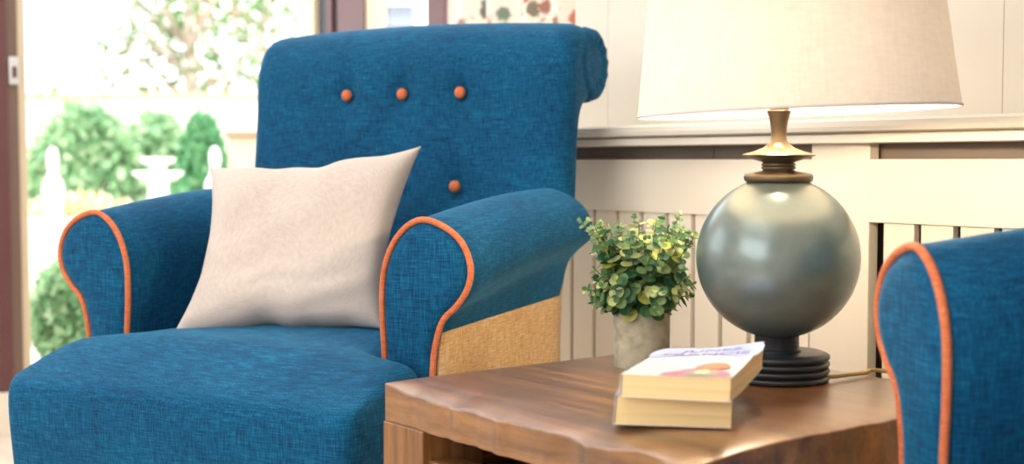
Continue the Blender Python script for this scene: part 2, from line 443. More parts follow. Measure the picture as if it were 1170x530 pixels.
BW, BY = 0.316, 0.398      # half width and depth of the back's front face
BTN = [(-0.103, 0.813), (0.009, 0.813), (0.121, 0.813), (0.121, 0.658), (0.009, 0.658), (-0.103, 0.658)]
def back_profile():
    p = [(BY-0.045, 0.30), (BY-0.035, 0.40), (BY-0.022, 0.50), (BY-0.008, 0.60), (BY+0.004, 0.70), (BY+0.012, 0.78), (BY+0.014, 0.835),
         (BY+0.022, 0.872), (BY+0.042, 0.906), (BY+0.078, 0.923), (BY+0.126, 0.919), (BY+0.168, 0.898), (BY+0.186, 0.862), (BY+0.178, 0.826),
         (BY+0.150, 0.800), (BY+0.114, 0.794), (BY+0.086, 0.780), (BY+0.072, 0.74), (BY+0.062, 0.62), (BY+0.045, 0.48), (BY+0.030, 0.30)]
    return crspline(p, 4)
def build_back(root):
    pr = back_profile(); nn = norms2(pr); sg = 1 if area(pr) > 0 else -1
    bm = bmesh.new(); rings = []; R = 0.034
    xs = []
    for k in range(8): xs.append(-BW+R*(1-math.cos(k/8*PI/2)))
    for k in range(57): xs.append(-BW+R+(2*BW-2*R)*k/56)
    for k in range(8): xs.append(BW-R*(1-math.cos((7-k)/8*PI/2)))
    for x in xs:
        e = max(0.0, (abs(x)-(BW-R))/R); sh = R*(1-math.sqrt(max(0, 1-e*e)))*0.92
        ring = []
        for (y, z), n in zip(pr, nn):
            yy = y+n.x*sh*sg; zz = z+n.y*sh*sg
            tw = max(0.0, min(1.0, (z-0.80)/0.10))
            zz += tw*(0.012*(1-(x/BW)**2))                      # bowed crest
            if y < BY+0.06 and z < 0.93:                        # front face: padding, channels and tufts
                m = min(1.0, (0.95-z)/0.08)*min(1.0, (BW-abs(x))/0.06)
                yy -= 0.012*m*math.cos(x/BW*PI/2)
                for bx, bz in BTN:
                    d = math.hypot(x-bx, (z-bz)); yy += 0.015*math.exp(-(d/0.020)**2)*m
                if z > 0.56:
                    for bx in (-0.103, 0.009, 0.121): yy += 0.0035*math.exp(-((x-bx)/0.010)**2)*m*(1 if 0.6 < z < 0.87 else 0.4)
            tp = 1-0.17*max(0, min(1, (0.62-z)/0.10))
            ring.append(bm.verts.new((x*tp, yy, zz)))
        rings.append(ring)
    n = len(pr)
    for a, b in zip(rings, rings[1:]):
        for i in range(n):
            j = (i+1) % n; bm.faces.new((a[i], a[j], b[j], b[i]))
    bm.faces.new(rings[0]); bm.faces.new(rings[-1])
    back = link('backrest', bm, M['blue'], root)
    for bx, bz in BTN:
        bm = bmesh.new()
        lathe(bm, [(0.0, 0.0075), (0.004, 0.0070), (0.0078, 0.0048), (0.0100, 0.0012), (0.0098, -0.002), (0.006, -0.005), (0.0, -0.005)], 20, cap=False)
        b = link('button', bm, M['orange'], back); b['label'] = 'orange fabric button'
        b.rotation_euler = (PI/2, 0, 0); b.location = (bx, BY+0.012-(0.835-bz)*0.12-0.002, bz)
    # gathered ends of the scroll
    for s in (-1, 1):
        bm = bmesh.new()
        cy, cz = BY+0.120, 0.860
        seg = 40
        for (r, dx) in (): pass
        prev = None
        for (r, dx) in ((0.060, -0.010), (0.055, 0.006), (0.044, 0.012), (0.028, 0.008), (0.012, -0.004), (0.004, -0.006)):
            ring = []
            for i in range(seg):
                a = 2*PI*i/seg; pl = 0.0016*math.sin(a*13)*(1 if r < 0.05 else 0)
                ring.append(bm.verts.new((s*(BW-0.008+dx+pl), cy+r*math.cos(a), cz+r*math.sin(a)*1.05)))
            if prev:
                for i in range(seg): bm.faces.new((prev[i], prev[(i+1) % seg], ring[(i+1) % seg], ring[i]))
            prev = ring
        bm.faces.new(prev)
        link('scroll_end', bm, M['blue'], back)
def build_seat(root, F=-0.190):
    bm = bmesh.new()
    xs = [-0.280, -0.250, -0.22, -0.11, 0.0, 0.11, 0.22, 0.265, 0.302]
    ys = [F, F+0.065, F+0.11, -0.055, -0.016, 0.10, 0.22, 0.35, 0.40]
    vt = {}
    def V(i, j, k):
        key = (i, j, k)
        if key not in vt:
            x, y = xs[i], ys[j]
            u = 1-min(1, abs(x)/0.30)**2.5; fy = min(1, (y-F)/0.12)
            crown = 0.026*u*(0.35+0.65*min(1, fy))
            drop = -0.034*max(0, 1-fy)**1.3
            z = (0.430+crown+drop) if k == 3 else (0.385 if k == 2 else (0.22 if k == 1 else 0.11))
            if k == 2 and j == 0: y -= 0.012+0.010*math.cos(x/0.318*PI/2)
            if k == 2 and i in (0, len(xs)-1): x *= 1.02
            if j == 0 and k < 2: y += 0.004
            if k < 2 and i in (0, len(xs)-1): x *= 0.975
            if j == 0 and k == 3: y += 0.008
            vt[key] = bm.verts.new((x, y, z))
        return vt[key]
    inside = lambda i, j: 0 <= i < len(xs)-1 and 0 <= j < len(ys)-1 and (j < 4 and j != 3 or j == 3 or (2 <= i <= 5)) and (j < 4 or 2 <= i <= 5)
    cells = [(i, j) for i in range(len(xs)-1) for j in range(len(ys)-1) if inside(i, j)]
    cs = set(cells)
    for (i, j) in cells:
        bm.faces.new((V(i, j, 3), V(i+1, j, 3), V(i+1, j+1, 3), V(i, j+1, 3)))
        bm.faces.new((V(i, j, 0), V(i, j+1, 0), V(i+1, j+1, 0), V(i+1, j, 0)))
        for (di, dj, a, b) in ((0, -1, (i, j), (i+1, j)), (1, 0, (i+1, j), (i+1, j+1)), (0, 1, (i+1, j+1), (i, j+1)), (-1, 0, (i, j+1), (i, j))):
            if (i+di, j+dj) not in cs:
                for k in range(3): bm.faces.new((V(*a, k), V(*b, k), V(*b, k+1), V(*a, k+1)))
    o = link('seat', bm, M['blue'], root); subsurf(o, 3)
def build_chair(name, loc, rz, F=-0.190):
    root = empty(name, loc, rz)
    build_seat(root, F)
    for s in (-1, 1): build_arm(root, s)
    build_back(root)
    bm = bmesh.new(); box(bm, -CR, CR, 0.02, BY+0.02, 0.115, 0.30); fr = link('seat_frame', bm, M['blue'], root, False); bevel(fr, 0.01)
    bm = bmesh.new(); box(bm, -CR-0.02, CR+0.02, BY+0.035, BY+0.050, 0.12, 0.46); o = link('back_panel', bm, M['hessian'], root, False); o['label'] = 'natural hessian outside back'
    for (x, y) in ((-0.25, -0.13), (0.25, -0.13), (-0.27, 0.38), (0.27, 0.38)):
        bm = bmesh.new(); lathe(bm, [(0.012, 0.0), (0.015, 0.004), (0.022, 0.09), (0.024, 0.125)], 16, x, y); link('leg', bm, M['dark_wood'], root)
    return root
def copy_tree(o, parent=None):
    c = o.copy(); COL.objects.link(c); c.parent = parent
    for ch in list(o.children): copy_tree(ch, c)
    return c
TH = math.radians(27)
ox, oy = P(-0.378, 1.902)
chair = build_chair('armchair', (ox, oy, 0), YAW-TH)
tag(chair, 'blue button-back armchair by the garden door with the oatmeal cushion on it', 'armchair', 'blue armchairs with orange piping')
TH2 = math.radians(80)
a2 = P(0.368, 1.225)       # middle of the near arm's front
rz2 = YAW-TH2
ch2 = build_chair('armchair', (a2[0]+0.30*math.cos(rz2), a2[1]+0.30*math.sin(rz2), 0), rz2, -0.055)
ch2['group'] = 'blue armchairs with orange piping'; ch2['category'] = 'armchair'
ch2['label'] = 'blue armchair cut off by the right edge, only its near arm showing beside the table'

# ------------------------------------------------------------------ cushion on the chair
def build_cushion():
    bm = bmesh.new(); N = 28; H = 0.152
    grid = {}
    for side in (1, -1):
        for i in range(N+1):
            for j in range(N+1):
                u = -1+2*i/N; v = -1+2*j/N
                edge = i in (0, N) or j in (0, N)
                if edge and side == -1: grid[(side, i, j)] = grid[(1, i, j)]; continue
                pinch = 1-0.17*(1-v*v)*abs(u)**3; pinch2 = 1-0.12*(1-u*u)*abs(v)**3
                cr = max(0, -u)**2*max(0, -v)**3
                x = u*H*1.11*pinch+(0.19 if u > 0 else 0.19-0.08*-u)*v*H-0.020*cr; y = v*H*pinch2*0.95+0.012*noise.noise(Vector((u*3.3, v*0.8, 2.0)))*(1-u*u)+0.012*max(0, u)**4*max(0, v)**2-0.004*cr
                th = 0.050*((1-u**4)*(1-v**4))**0.55
                wr = 0.007*noise.noise(Vector((u*2.2, v*2.2, side*3)))+0.004*noise.noise(Vector((u*1.2+v*3, v*6-u*2, 4)))*max(0, 0.4-v)+0.003*math.sin((u+v)*6)*math.exp(-((u-v)**2)*0.8)*abs(u*v)
                z = side*(th+wr*(1 if not edge else 0)*min(1, th/0.02))
                grid[(side, i, j)] = bm.verts.new((x, y, z))
    for side in (1, -1):
        for i in range(N):
            for j in range(N):
                bm.faces.new((grid[(side, i, j)], grid[(side, i+1, j)], grid[(side, i+1, j+1)], grid[(side, i, j+1)]))
    o = link('cushion', bm, M['pillow']); subsurf(o, 1)
    return o
cu = build_cushion()
tag(cu, 'plain oatmeal square cushion leaning in the corner of the blue armchair', 'cushion')
def place_cushion():
    cx, cy = P(-0.326, 2.02)
    ez = Vector((*P(-0.15, -1.0), 0)).normalized(); ez = (ez*0.90+Vector((0, 0, 0.38))).normalized()
    up = Vector((0, 0, 1)); ex = up.cross(ez).normalized(); ey = ez.cross(ex)
    m = Matrix((ex, ey, ez)).transposed().to_4x4()
    m = m @ Matrix.Rotation(math.radians(4.5), 4, 'Z')
    m.translation = (cx, cy, 0.572)
    cu.matrix_world = m
place_cushion()

# ------------------------------------------------------------------ side table
TX0, TX1, TY0, TY1, TZ = -1.294, -0.800, 0.800, 1.277, 0.45
tb = tag(empty('side_table', ((TX0+TX1)/2, (TY0+TY1)/2, 0)), 'chunky brown wooden side table with wavy edges under the lamp and books', 'table')
hx, hy = (TX1-TX0)/2, (TY1-TY0)/2
def wob(t, seed, amp=0.008):
    return amp*(noise.noise(Vector((t*7, seed, 0)))+0.6*noise.noise(Vector((t*16, seed, 3))))
bm = bmesh.new(); NX = 48
def slab_pt(i, j, k):
    u = -1+2*i/NX; v = -1+2*j/NX
    x = u*hx; y = v*hy
    e4 = (1-v**6) if u else 1
    x += (wob(v, 1.0) if u < 0 else wob(v, 5.0))*abs(u)**6*0.5*e4
    y += (wob(u, 9.3, 0.008) if v < 0 else wob(u, 14.0, 0.008))*abs(v)**6*(1-u**8)
    z = 0.402 if k == 0 else 0.45
    if k == 1:
        d = min(hx*(1-abs(u)), hy*(1-abs(v)))
        z -= 0.0025*math.exp(-d/0.006)
        df = hy*(1+v); z -= (0.0095+0.005*noise.noise(Vector((x*14, 2.0, 0))))*math.exp(-(df/0.052)**1.4)*min(1, 0.12+(1+u)/0.22)
        z += 0.0012*noise.noise(Vector((x*10, y*10, 0)))*min(1, d/0.03)
    return (x, y, z)
vv = {}
for k in (0, 1):
    for i in range(NX+1):
        for j in range(NX+1): vv[(i, j, k)] = bm.verts.new(slab_pt(i, j, k))
for i in range(NX):
    for j in range(NX):
        bm.faces.new((vv[(i, j, 1)], vv[(i+1, j, 1)], vv[(i+1, j+1, 1)], vv[(i, j+1, 1)]))
        bm.faces.new((vv[(i, j, 0)], vv[(i, j+1, 0)], vv[(i+1, j+1, 0)], vv[(i+1, j, 0)]))
for t_ in range(NX):
    for (a, b) in (((t_, 0), (t_+1, 0)), ((t_+1, NX), (t_, NX)), ((0, t_+1), (0, t_)), ((NX, t_), (NX, t_+1))):
        bm.faces.new((vv[(*a, 0)], vv[(*b, 0)], vv[(*b, 1)], vv[(*a, 1)]))
o = link('tabletop', bm, M['wood_x'], tb); sharp(o, 50); bevel(o, 0.0015, 3, 50)
LW = 0.080
for (sx, sy) in ((-1, -1), (1, -1), (-1, 1), (1, 1)):
    bm = bmesh.new()
    xa, ya = sx*hx, sy*hy; xb, yb = sx*(hx-LW), sy*(hy-LW)
    box(bm, min(xa, xb)-0.001, max(xa, xb)+0.001, min(ya, yb)-0.0015, max(ya, yb)+0.0015, 0.0, 0.4025)
    o = link('leg', bm, M['wood_z'], tb, False); bevel(o, 0.0012, 2)
for (nm, a) in (('front_rail', (-hx+LW-0.004, hx-LW+0.004, -hy+0.006, -hy+0.045)), ('back_rail', (-hx+LW-0.004, hx-LW+0.004, hy-0.045, hy-0.006)),
                ('side_rail', (-hx+0.006, -hx+0.045, -hy+LW-0.004, hy-LW+0.004)), ('side_rail', (hx-0.045, hx-0.006, -hy+LW-0.004, hy-LW+0.004))):
    bm = bmesh.new(); box(bm, *a, 0.300, 0.370)
    o = link(nm, bm, M['wood_x'] if 'side' not in nm else M['wood'], tb, False); bevel(o, 0.003, 2)
bm = bmesh.new(); box(bm, -hx+0.03, hx-0.03, -hy+0.03, hy-0.03, 0.31, 0.345)
link('shelf', bm, M['wood_x'], tb, False)

# ------------------------------------------------------------------ lamp
def mat_ball():
    t = NT('brushed_teal_grey_glaze')
    n = t.noise(t.mapping((1, 1, 1.6)), 30, 4, 0.6)
    f = t.noise(t.mapping(), 260, 2, 0.6)
    col = t.ramp(n, [(0.3, srgb(104, 120, 120)), (0.7, srgb(118, 132, 130))])
    t.set(Base_Color=col, Roughness=t.math('ADD', t.math('MULTIPLY', f, 0.10), 0.26), Metallic=0.45, Coat_Weight=0.35, Coat_Roughness=0.12)
    t.bump(f, 0.05, 0.0003); return t.m
M['ball'] = mat_ball()
M['bronze'] = plain('dark_bronze', srgb(98, 84, 64), 0.32, 0.08, 14, Metallic=0.55)
M['blackbase'] = plain('black_blue_lacquer', srgb(40, 44, 50), 0.35, 0.1, 14, Metallic=0.2)
LX, LY = P(0.303, 1.514)
lamp = tag(empty('table_lamp', (LX, LY, TZ)), 'table lamp with a grey-green ball base and large cream shade', 'lamp')
def lz(y): return 0.70-(y-184)/1004.0-TZ
bm = bmesh.new()
prof = [(0.0, 0.0), (0.055, 0.0)]
for k in range(4):
    z0 = 0.0005+k*0.0079
    for q in range(7):
        a = -PI/2+PI*q/6
        prof.append((0.0555+0.0045*math.cos(a), z0+0.0038+0.0036*math.sin(a)))
prof += [(0.054, 0.0325), (0.050, 0.0332), (0.0, 0.0332)]
lathe(bm, prof, 64, cap=False); o = link('base', bm, M['blackbase'], lamp); sharp(o, 60); o['label'] = 'black ringed base'
bm = bmesh.new(); lathe(bm, [(0.0, 0.033), (0.0275, 0.033), (0.0275, 0.0355), (0.0255, 0.037), (0.0250, 0.052), (0.0262, 0.054), (0.0262, 0.060), (0, 0.060)], 40, cap=False)
o = link('stem', bm, M['blackbase'], lamp); sharp(o, 50)
bm = bmesh.new(); zc = lz(294); R = 0.0922
lathe(bm, [(R*math.sin(PI*k/48), zc-R*math.cos(PI*k/48)) for k in range(49)], 96, cap=False)
o = link('ball', bm, M['ball'], lamp); o['label'] = 'glazed grey-green ball'
bm = bmesh.new()
pc = [(0.0, lz(209)), (0.036, lz(208)), (0.0385, lz(206)), (0.0392, lz(202)), (0.0375, lz(198.5)), (0.028, lz(196.5)), (0.0185, lz(195)),
      (0.0175, lz(193.5)), (0.0195, lz(192.3)), (0.0195, lz(190.8)), (0.0175, lz(190)), (0.0195, lz(188.8)), (0.0195, lz(187.3)), (0.0175, lz(186.4)), (0.019, lz(185)),
      (0.032, lz(180.8)), (0.0405, lz(178.0)), (0.0412, lz(177.0)), (0.0400, lz(176.2)), (0.028, lz(173)), (0.017, lz(168.5)), (0.0105, lz(163)),
      (0.0085, lz(157)), (0.0088, lz(148)), (0.0105, lz(137)), (0.0135, lz(128.5)), (0.0138, lz(127)), (0.012, lz(126.3)), (0, lz(126.3))]
lathe(bm, pc, 48, cap=False); o = link('neck', bm, M['bronze'], lamp); sharp(o, 55); o['label'] = 'bronze flared neck'
bm = bmesh.new(); lathe(bm, [(0, lz(126.5)), (0.011, lz(126.5)), (0.011, lz(122)), (0.0125, lz(121.5)), (0.0125, lz(119)), (0, lz(119))], 24, cap=False)
link('bulb_socket', bm, M['brass'], lamp)
t = NT('lit_bulb'); t.set(Base_Color=(1, 0.9, 0.75, 1)); t.b.inputs['Emission Color'].default_value = (1, 0.79, 0.54, 1); t.b.inputs['Emission Strength'].default_value = 460
bm = bmesh.new(); bz = 0.783-TZ
lathe(bm, [(0.0100, lz(119)), (0.0105, bz-0.0150)]+[(0.019*math.cos(a), bz+0.019*math.sin(a)) for a in [(-0.75+k*0.2) for k in range(11)]]+[(0, bz+0.019)], 24, cap=False)
bulb = link('bulb', bm, t.m, lamp)
# shade, tilted a little on its harp
t = NT('linen_shade'); t.n.remove(t.b)
v = t.mapping((1, 1, 0.08)); n1 = t.noise(v, 260, 3, 0.6); n2 = t.noise(t.mapping((0.2, 0.2, 1)), 300, 2, 0.6)
cc = t.ramp(t.math('MULTIPLY', t.math('ADD', n1, n2), 0.5), [(0.32, srgb(206, 195, 184)), (0.68, srgb(217, 207, 196))])
df = t.n.new('ShaderNodeBsdfDiffuse'); t.l.new(cc, df.inputs['Color'])
tl = t.n.new('ShaderNodeBsdfTranslucent'); t.l.new(cc, tl.inputs['Color'])
mx = t.n.new('ShaderNodeMixShader'); mx.inputs[0].default_value = 0.075
t.l.new(df.outputs[0], mx.inputs[1]); t.l.new(tl.outputs[0], mx.inputs[2]); t.l.new(mx.outputs[0], t.out.inputs['Surface'])
M['shade'] = t.m
M['rim'] = plain('shade_rim_binding', srgb(196, 190, 190), 0.7)
SB, ST, RB, RT = lz(128), lz(128)+0.255, 0.179, 0.148
sh = bpy.data.objects.new('shade', None)
bm = bmesh.new()
rings = []
for (r, z) in ((RB, SB), (RB-(RB-RT)*0.5, (SB+ST)/2), (RT, ST)):
    rings.append([bm.verts.new((r*math.cos(2*PI*i/96), r*math.sin(2*PI*i/96), z)) for i in range(96)])
for a, b in zip(rings, rings[1:]):
    for i in range(96): bm.faces.new((a[i], a[(i+1) % 96], b[(i+1) % 96], b[i]))
sh = link('lamp_shade', bm, M['shade'], lamp); sh['label'] = 'cream linen drum shade'
axis = Vector((*P(0.0, 1.0), 0)).normalized()      # view direction
right = Vector((*P(1.0, 0.0), 0)).normalized()
piv = Vector((0, 0, SB))
T = Matrix.Translation(piv+right*0.019) @ Matrix.Rotation(math.radians(-2.0), 4, axis) @ Matrix.Translation(-piv)
sh.matrix_local = T
for (r, z, q) in ((RB, SB, 0.0016), (RT, ST, 0.0016)):
    bm = bmesh.new(); tube(bm, [(r*math.cos(2*PI*i/96), r*math.sin(2*PI*i/96), z) for i in range(96)], q, 8, True)
    link('rim_binding', bm, M['rim'], sh)
bm = bmesh.new()
tube(bm, [(0.009*math.cos(2*PI*i/16), 0.009*math.sin(2*PI*i/16), ST-0.02) for i in range(16)], 0.0016, 6, True)
for k in range(3):
    a = 2*PI*k/3+0.4; tube(bm, [(0.008*math.cos(a), 0.008*math.sin(a), ST-0.02), (RT*math.cos(a), RT*math.sin(a), ST-0.002)], 0.0014, 6)
link('spider', bm, M['brass'], sh)
bm = bmesh.new()
hp = crspline([(0.012, 0, lz(122)), (0.040, 0, lz(110)), (0.050, 0, lz(50)), (0.030, 0, lz(-50)), (0.006, 0, ST-0.022)], 6)
tube(bm, hp, 0.0014, 6); tube(bm, [(-x, y, z) for x, y, z in hp], 0.0014, 6)
link('harp', bm, M['brass'], lamp)
# cable
cx0, cy0 = 0, 0
pts = []
for (px, py, z) in ((943, 1.49, 0.458), (955, 1.50, 0.4555), (972, 1.52, 0.4545), (992, 1.535, 0.4545), (1010, 1.55, 0.4545), (1035, 1.58, 0.4545)):
    X = (px-585)/1520*py; pts.append(P(X, py)+(z,))
a = Vector(pts[-1])
pts += [(-0.84, 1.283, 0.4545), (-0.82, 1.310, 0.44), (-0.80, 1.325, 0.36), (-0.79, 1.34, 0.10), (-0.78, 1.42, 0.006), (-0.76, 1.55, 0.006)]
pts = pts[:5]+pts[6:]
bm = bmesh.new(); tube(bm, crspline([(p[0]-LX, p[1]-LY, p[2]-TZ) for p in pts], 6), 0.0024, 8)
o = link('cable', bm, M['cable'], lamp); o['label'] = 'gold braided cable'

# ------------------------------------------------------------------ potted plant
PX, PY = P(0.158, 1.612)
pl = tag(empty('potted_plant', (PX, PY, TZ)), 'small bushy green plant with round leaves in a grey stone pot', 'plant')
t = NT('pale_concrete')
n = t.noise(t.mapping(), 60, 4, 0.65); n2 = t.noise(t.mapping(), 14, 3, 0.6)
t.set(Base_Color=t.ramp(t.math('ADD', t.math('MULTIPLY', n, 0.5), t.math('MULTIPLY', n2, 0.5)), [(0.3, srgb(128, 122, 104)), (0.5, srgb(168, 162, 142)), (0.7, srgb(190, 184, 164))]), Roughness=0.9)
t.bump(n, 0.3, 0.001); M['concrete'] = t.m
bm = bmesh.new()
lathe(bm, [(0, 0), (0.0325, 0), (0.0335, 0.001), (0.0345, 0.067), (0.0338, 0.068), (0.0305, 0.068), (0.030, 0.060), (0, 0.060)], 48, cap=False)
o = link('pot', bm, M['concrete'], pl); sharp(o, 50)
bm = bmesh.new(); lathe(bm, [(0, 0.0645), (0.015, 0.0642), (0.0303, 0.062)], 32, cap=False); link('soil', bm, plain('dark_moss', srgb(40, 44, 26), 0.95, 0.4, 200), pl)
M['leaf'] = mat_leaf('eucalyptus_leaf', [(0.0, srgb(36, 86, 58)), (0.35, srgb(80, 122, 76)), (0.65, srgb(134, 158, 100)), (0.88, srgb(184, 190, 136)), (1.0, srgb(200, 206, 90))], 0.45, 0.3)
M['stem'] = plain('leaf_stem_green', srgb(96, 110, 60), 0.6)
rnd = random.Random(11)
fol = bmesh.new(); stm = bmesh.new()
def leaf(bm, c, n, d, r):
    """round cupped leaf with its foot at c"""
    if c.z+d.z*r*1.5 < 0.068: return
    n = n.normalized(); d = (d-n*d.dot(n)).normalized(); s = n.cross(d)
    m = bm.verts.new(c+d*r*1.0-n*r*0.22)
    foot = bm.verts.new(c)
    ring = [foot]
    for k in range(1, 10):
        a = 2*PI*k/10
        ring.append(bm.verts.new(c+d*(r*(1-math.cos(a)))+s*(r*0.92*math.sin(a))+n*(r*0.10*(1-math.cos(2*a))*0.5)))
    for k in range(10): bm.faces.new((m, ring[k], ring[(k+1) % 10]))
CTR = Vector((0, 0, 0.125))
for q in range(112):
    az = rnd.uniform(0, 2*PI); tilt = rnd.uniform(0.0, 1.0)**0.75*1.1
    L = rnd.uniform(0.078, 0.112)*(1.0-0.20*max(0, tilt-0.6))
    if q < 10: tilt = rnd.uniform(1.1, 1.65); L = rnd.uniform(0.045, 0.062)
    dr = Vector((math.sin(tilt)*math.cos(az), math.sin(tilt)*math.sin(az), math.cos(tilt)))
    base = Vector((math.cos(az)*0.018*min(1, tilt), math.sin(az)*0.018*min(1, tilt), 0.060))
    # outline: fuller at the sides
    rr = 0.067*math.sqrt(rnd.random()); zz = rnd.uniform(0.082, 0.172) if q > 16 else rnd.uniform(0.070, 0.10)
    if q > 90: zz = rnd.uniform(0.15, 0.178)
    end = Vector((rr*math.cos(az), rr*math.sin(az), zz)); dr = (end-Vector((0, 0, 0.04))).normalized()
    mid = base+(end-base)*0.5+Vector((0, 0, 0.010*math.sin(tilt)))
    pts = crspline([tuple(base), tuple(mid), tuple(end)], 5)
    tube(stm, pts, 0.0007, 5)
    nl = rnd.randint(6, 8)
    for k in range(nl):
        f = 0.28+0.72*k/(nl-1); idx = f*(len(pts)-1); i = min(int(idx), len(pts)-2)
        c = Vector(pts[i]).lerp(Vector(pts[i+1]), idx-i)
        ax = (Vector(pts[i+1])-Vector(pts[i])).normalized()
        sd = ax.cross(Vector((rnd.uniform(-1, 1), rnd.uniform(-1, 1), rnd.uniform(-1, 1)))).normalized()
        r = rnd.uniform(0.0074, 0.0106)*(1.0-0.45*max(0, f-0.55)/0.45)
        for s in (1, -1):
            dd = sd*s+ax*0.5
            leaf(fol, c, ax*0.9-sd*s*0.3+dr*0.5-axis*0.35, dd, r)
    leaf(fol, Vector(pts[-1]), sd, ax, 0.0036)
# the long loose sprig leaning out to the left
for (ex, ey, ez) in ((-0.076, -0.01, 0.178), (-0.056, 0.0, 0.168), (0.045, -0.01, 0.186), (0.058, 0.0, 0.11), (-0.058, -0.01, 0.088)):
    e = right*ex+axis*ey+Vector((0, 0, ez))
    pts = crspline([(0, 0, 0.062), tuple(Vector((e.x*0.5, e.y*0.5, 0.062+(ez-0.062)*0.62))), tuple(e)], 6)
    tube(stm, pts, 0.0007, 5)
    for k in range(7):
        f = 0.4+0.6*k/6; idx = f*(len(pts)-1); i = min(int(idx), len(pts)-2)
        c = Vector(pts[i]).lerp(Vector(pts[i+1]), idx-i); ax = (Vector(pts[i+1])-Vector(pts[i])).normalized()
        sd = ax.cross(axis if k % 2 else right).normalized(); r = 0.0055-0.0025*max(0, f-0.5)*2
        for s in (1, -1): leaf(fol, c, ax-sd*s*0.3-axis*0.6, sd*s+ax*0.6, r)
link('stem', stm, M['stem'], pl)
link('foliage', fol, M['leaf'], pl, False)

# ------------------------------------------------------------------ paperbacks
def mat_pages():
    t = NT('book_pages')
    n = t.noise(t.mapping((3, 3, 700)), 1.0, 2, 0.5)
    t.set(Base_Color=t.ramp(n, [(0.3, srgb(222, 192, 138)), (0.7, srgb(238, 214, 164))]), Roughness=0.9); t.bump(n, 0.3, 0.0005); return t.m
M['pages'] = mat_pages()
M['cover'] = plain('white_glossy_card', srgb(232, 232, 236), 0.3, 0.01, Coat_Weight=0.3)
M['cover2'] = plain('blue_card', srgb(96, 108, 160), 0.4)
def build_book(name, W, D, T, loc, rz, lift, lean, front_mat):
    """W across, D front to back; lift raises the far right corner, lean shears the block sideways"""
    root = empty(name, loc, rz)
    def dz(u, v): return lift*(max(0, u)**1.5*0.25+(max(0, u)**2)*(v**2.0))
    nu, nv = 12, 14
    def sheet(z0f, z1f, x0, x1, y0, y1, bulge=0):
        bm = bmesh.new(); g = {}
        for k in (0, 1):
            for i in range(nu+1):
                for j in range(nv+1):
                    u = i/nu; v = j/nv
                    z = (z0f, z1f)[k](u, v)
                    x = x0+(x1-x0)*u; y = y0+(y1-y0)*v
                    x += lean*(z/T-0.5)
                    if k == 0 and i == nu: pass
                    g[(k, i, j)] = bm.verts.new((x, y, z))
        for i in range(nu):
            for j in range(nv):
                bm.faces.new((g[(1, i, j)], g[(1, i+1, j)], g[(1, i+1, j+1)], g[(1, i, j+1)]))
                bm.faces.new((g[(0, i, j)], g[(0, i, j+1)], g[(0, i+1, j+1)], g[(0, i+1, j)]))
        for i in range(nu):
            bm.faces.new((g[(0, i, 0)], g[(0, i+1, 0)], g[(1, i+1, 0)], g[(1, i, 0)])); bm.faces.new((g[(0, i, nv)], g[(1, i, nv)], g[(1, i+1, nv)], g[(0, i+1, nv)]))
        for j in range(nv):
            bm.faces.new((g[(0, 0, j)], g[(1, 0, j)], g[(1, 0, j+1)], g[(0, 0, j+1)])); bm.faces.new((g[(0, nu, j)], g[(0, nu, j+1)], g[(1, nu, j+1)], g[(1, nu, j)]))
        return bm
    e = 0.0004
    bot = lambda u, v: dz(u, v)*0.55
    top = lambda u, v: T+dz(u, v)
    link('page_block', sheet(lambda u, v: bot(u, v)+e, lambda u, v: top(u, v)-e, 0.001, W-0.001, 0.001, D-0.001), M['pages'], root, False)
    link('back_cover', sheet(lambda u, v: bot(u, v), lambda u, v: bot(u, v)+e, 0, W, 0, D), M['cover'], root, False)
    link('front_cover', sheet(lambda u, v: top(u, v)-e, lambda u, v: top(u, v), 0, W, 0, D), front_mat, root, False)
    bm = bmesh.new(); sp = [(lean*(z/T-0.5)-0.0006, z) for z in (0, T*0.25, T*0.5, T*0.75, T)]
    va = [(bm.verts.new((x, 0, z)), bm.verts.new((x, D, z)), bm.verts.new((x+0.0006, 0, z)), bm.verts.new((x+0.0006, D, z))) for x, z in sp]
    for a, b in zip(va, va[1:]):
        bm.faces.new((a[0], a[1], b[1], b[0])); bm.faces.new((a[2], b[2], b[3], a[3])); bm.faces.new((a[0], b[0], b[2], a[2])); bm.faces.new((a[1], a[3], b[3], b[1]))
    bm.faces.new((va[0][0], va[0][2], va[0][3], va[0][1])); bm.faces.new((va[-1][0], va[-1][1], va[-1][3], va[-1][2]))
    link('spine', bm, M['cover'], root, False)
    return root, top
BROT = YAW-math.radians(20)
b1x, b1y = P(0.0975, 1.250)
bk1, top1 = build_book('paperback_book', 0.110, 0.176, 0.0275, (b1x, b1y, TZ+0.0008), YAW-math.radians(10), 0.0, 0.002, M['cover2'])
tag(bk1, 'thick cream-paged paperback lying on the table, lower one of the pair', 'book', 'paperbacks stacked on the table')
b2x, b2y = P(0.1020, 1.240)
M['cover_art'] = None
bk2, top2 = build_book('paperback_book', 0.104, 0.180, 0.0215, (b2x, b2y, TZ+0.0290), BROT, 0.010, 0.001, M['cover'])
tag(bk2, 'white covered paperback with pink picture and blue title, on top of the other', 'book', 'paperbacks stacked on the table')
W2, D2, T2 = 0.104, 0.180, 0.0215
def on_cover(x, y, up=0.0003): return (x, y, top2(max(0, min(1, x/W2)), max(0, min(1, y/D2)))+up)
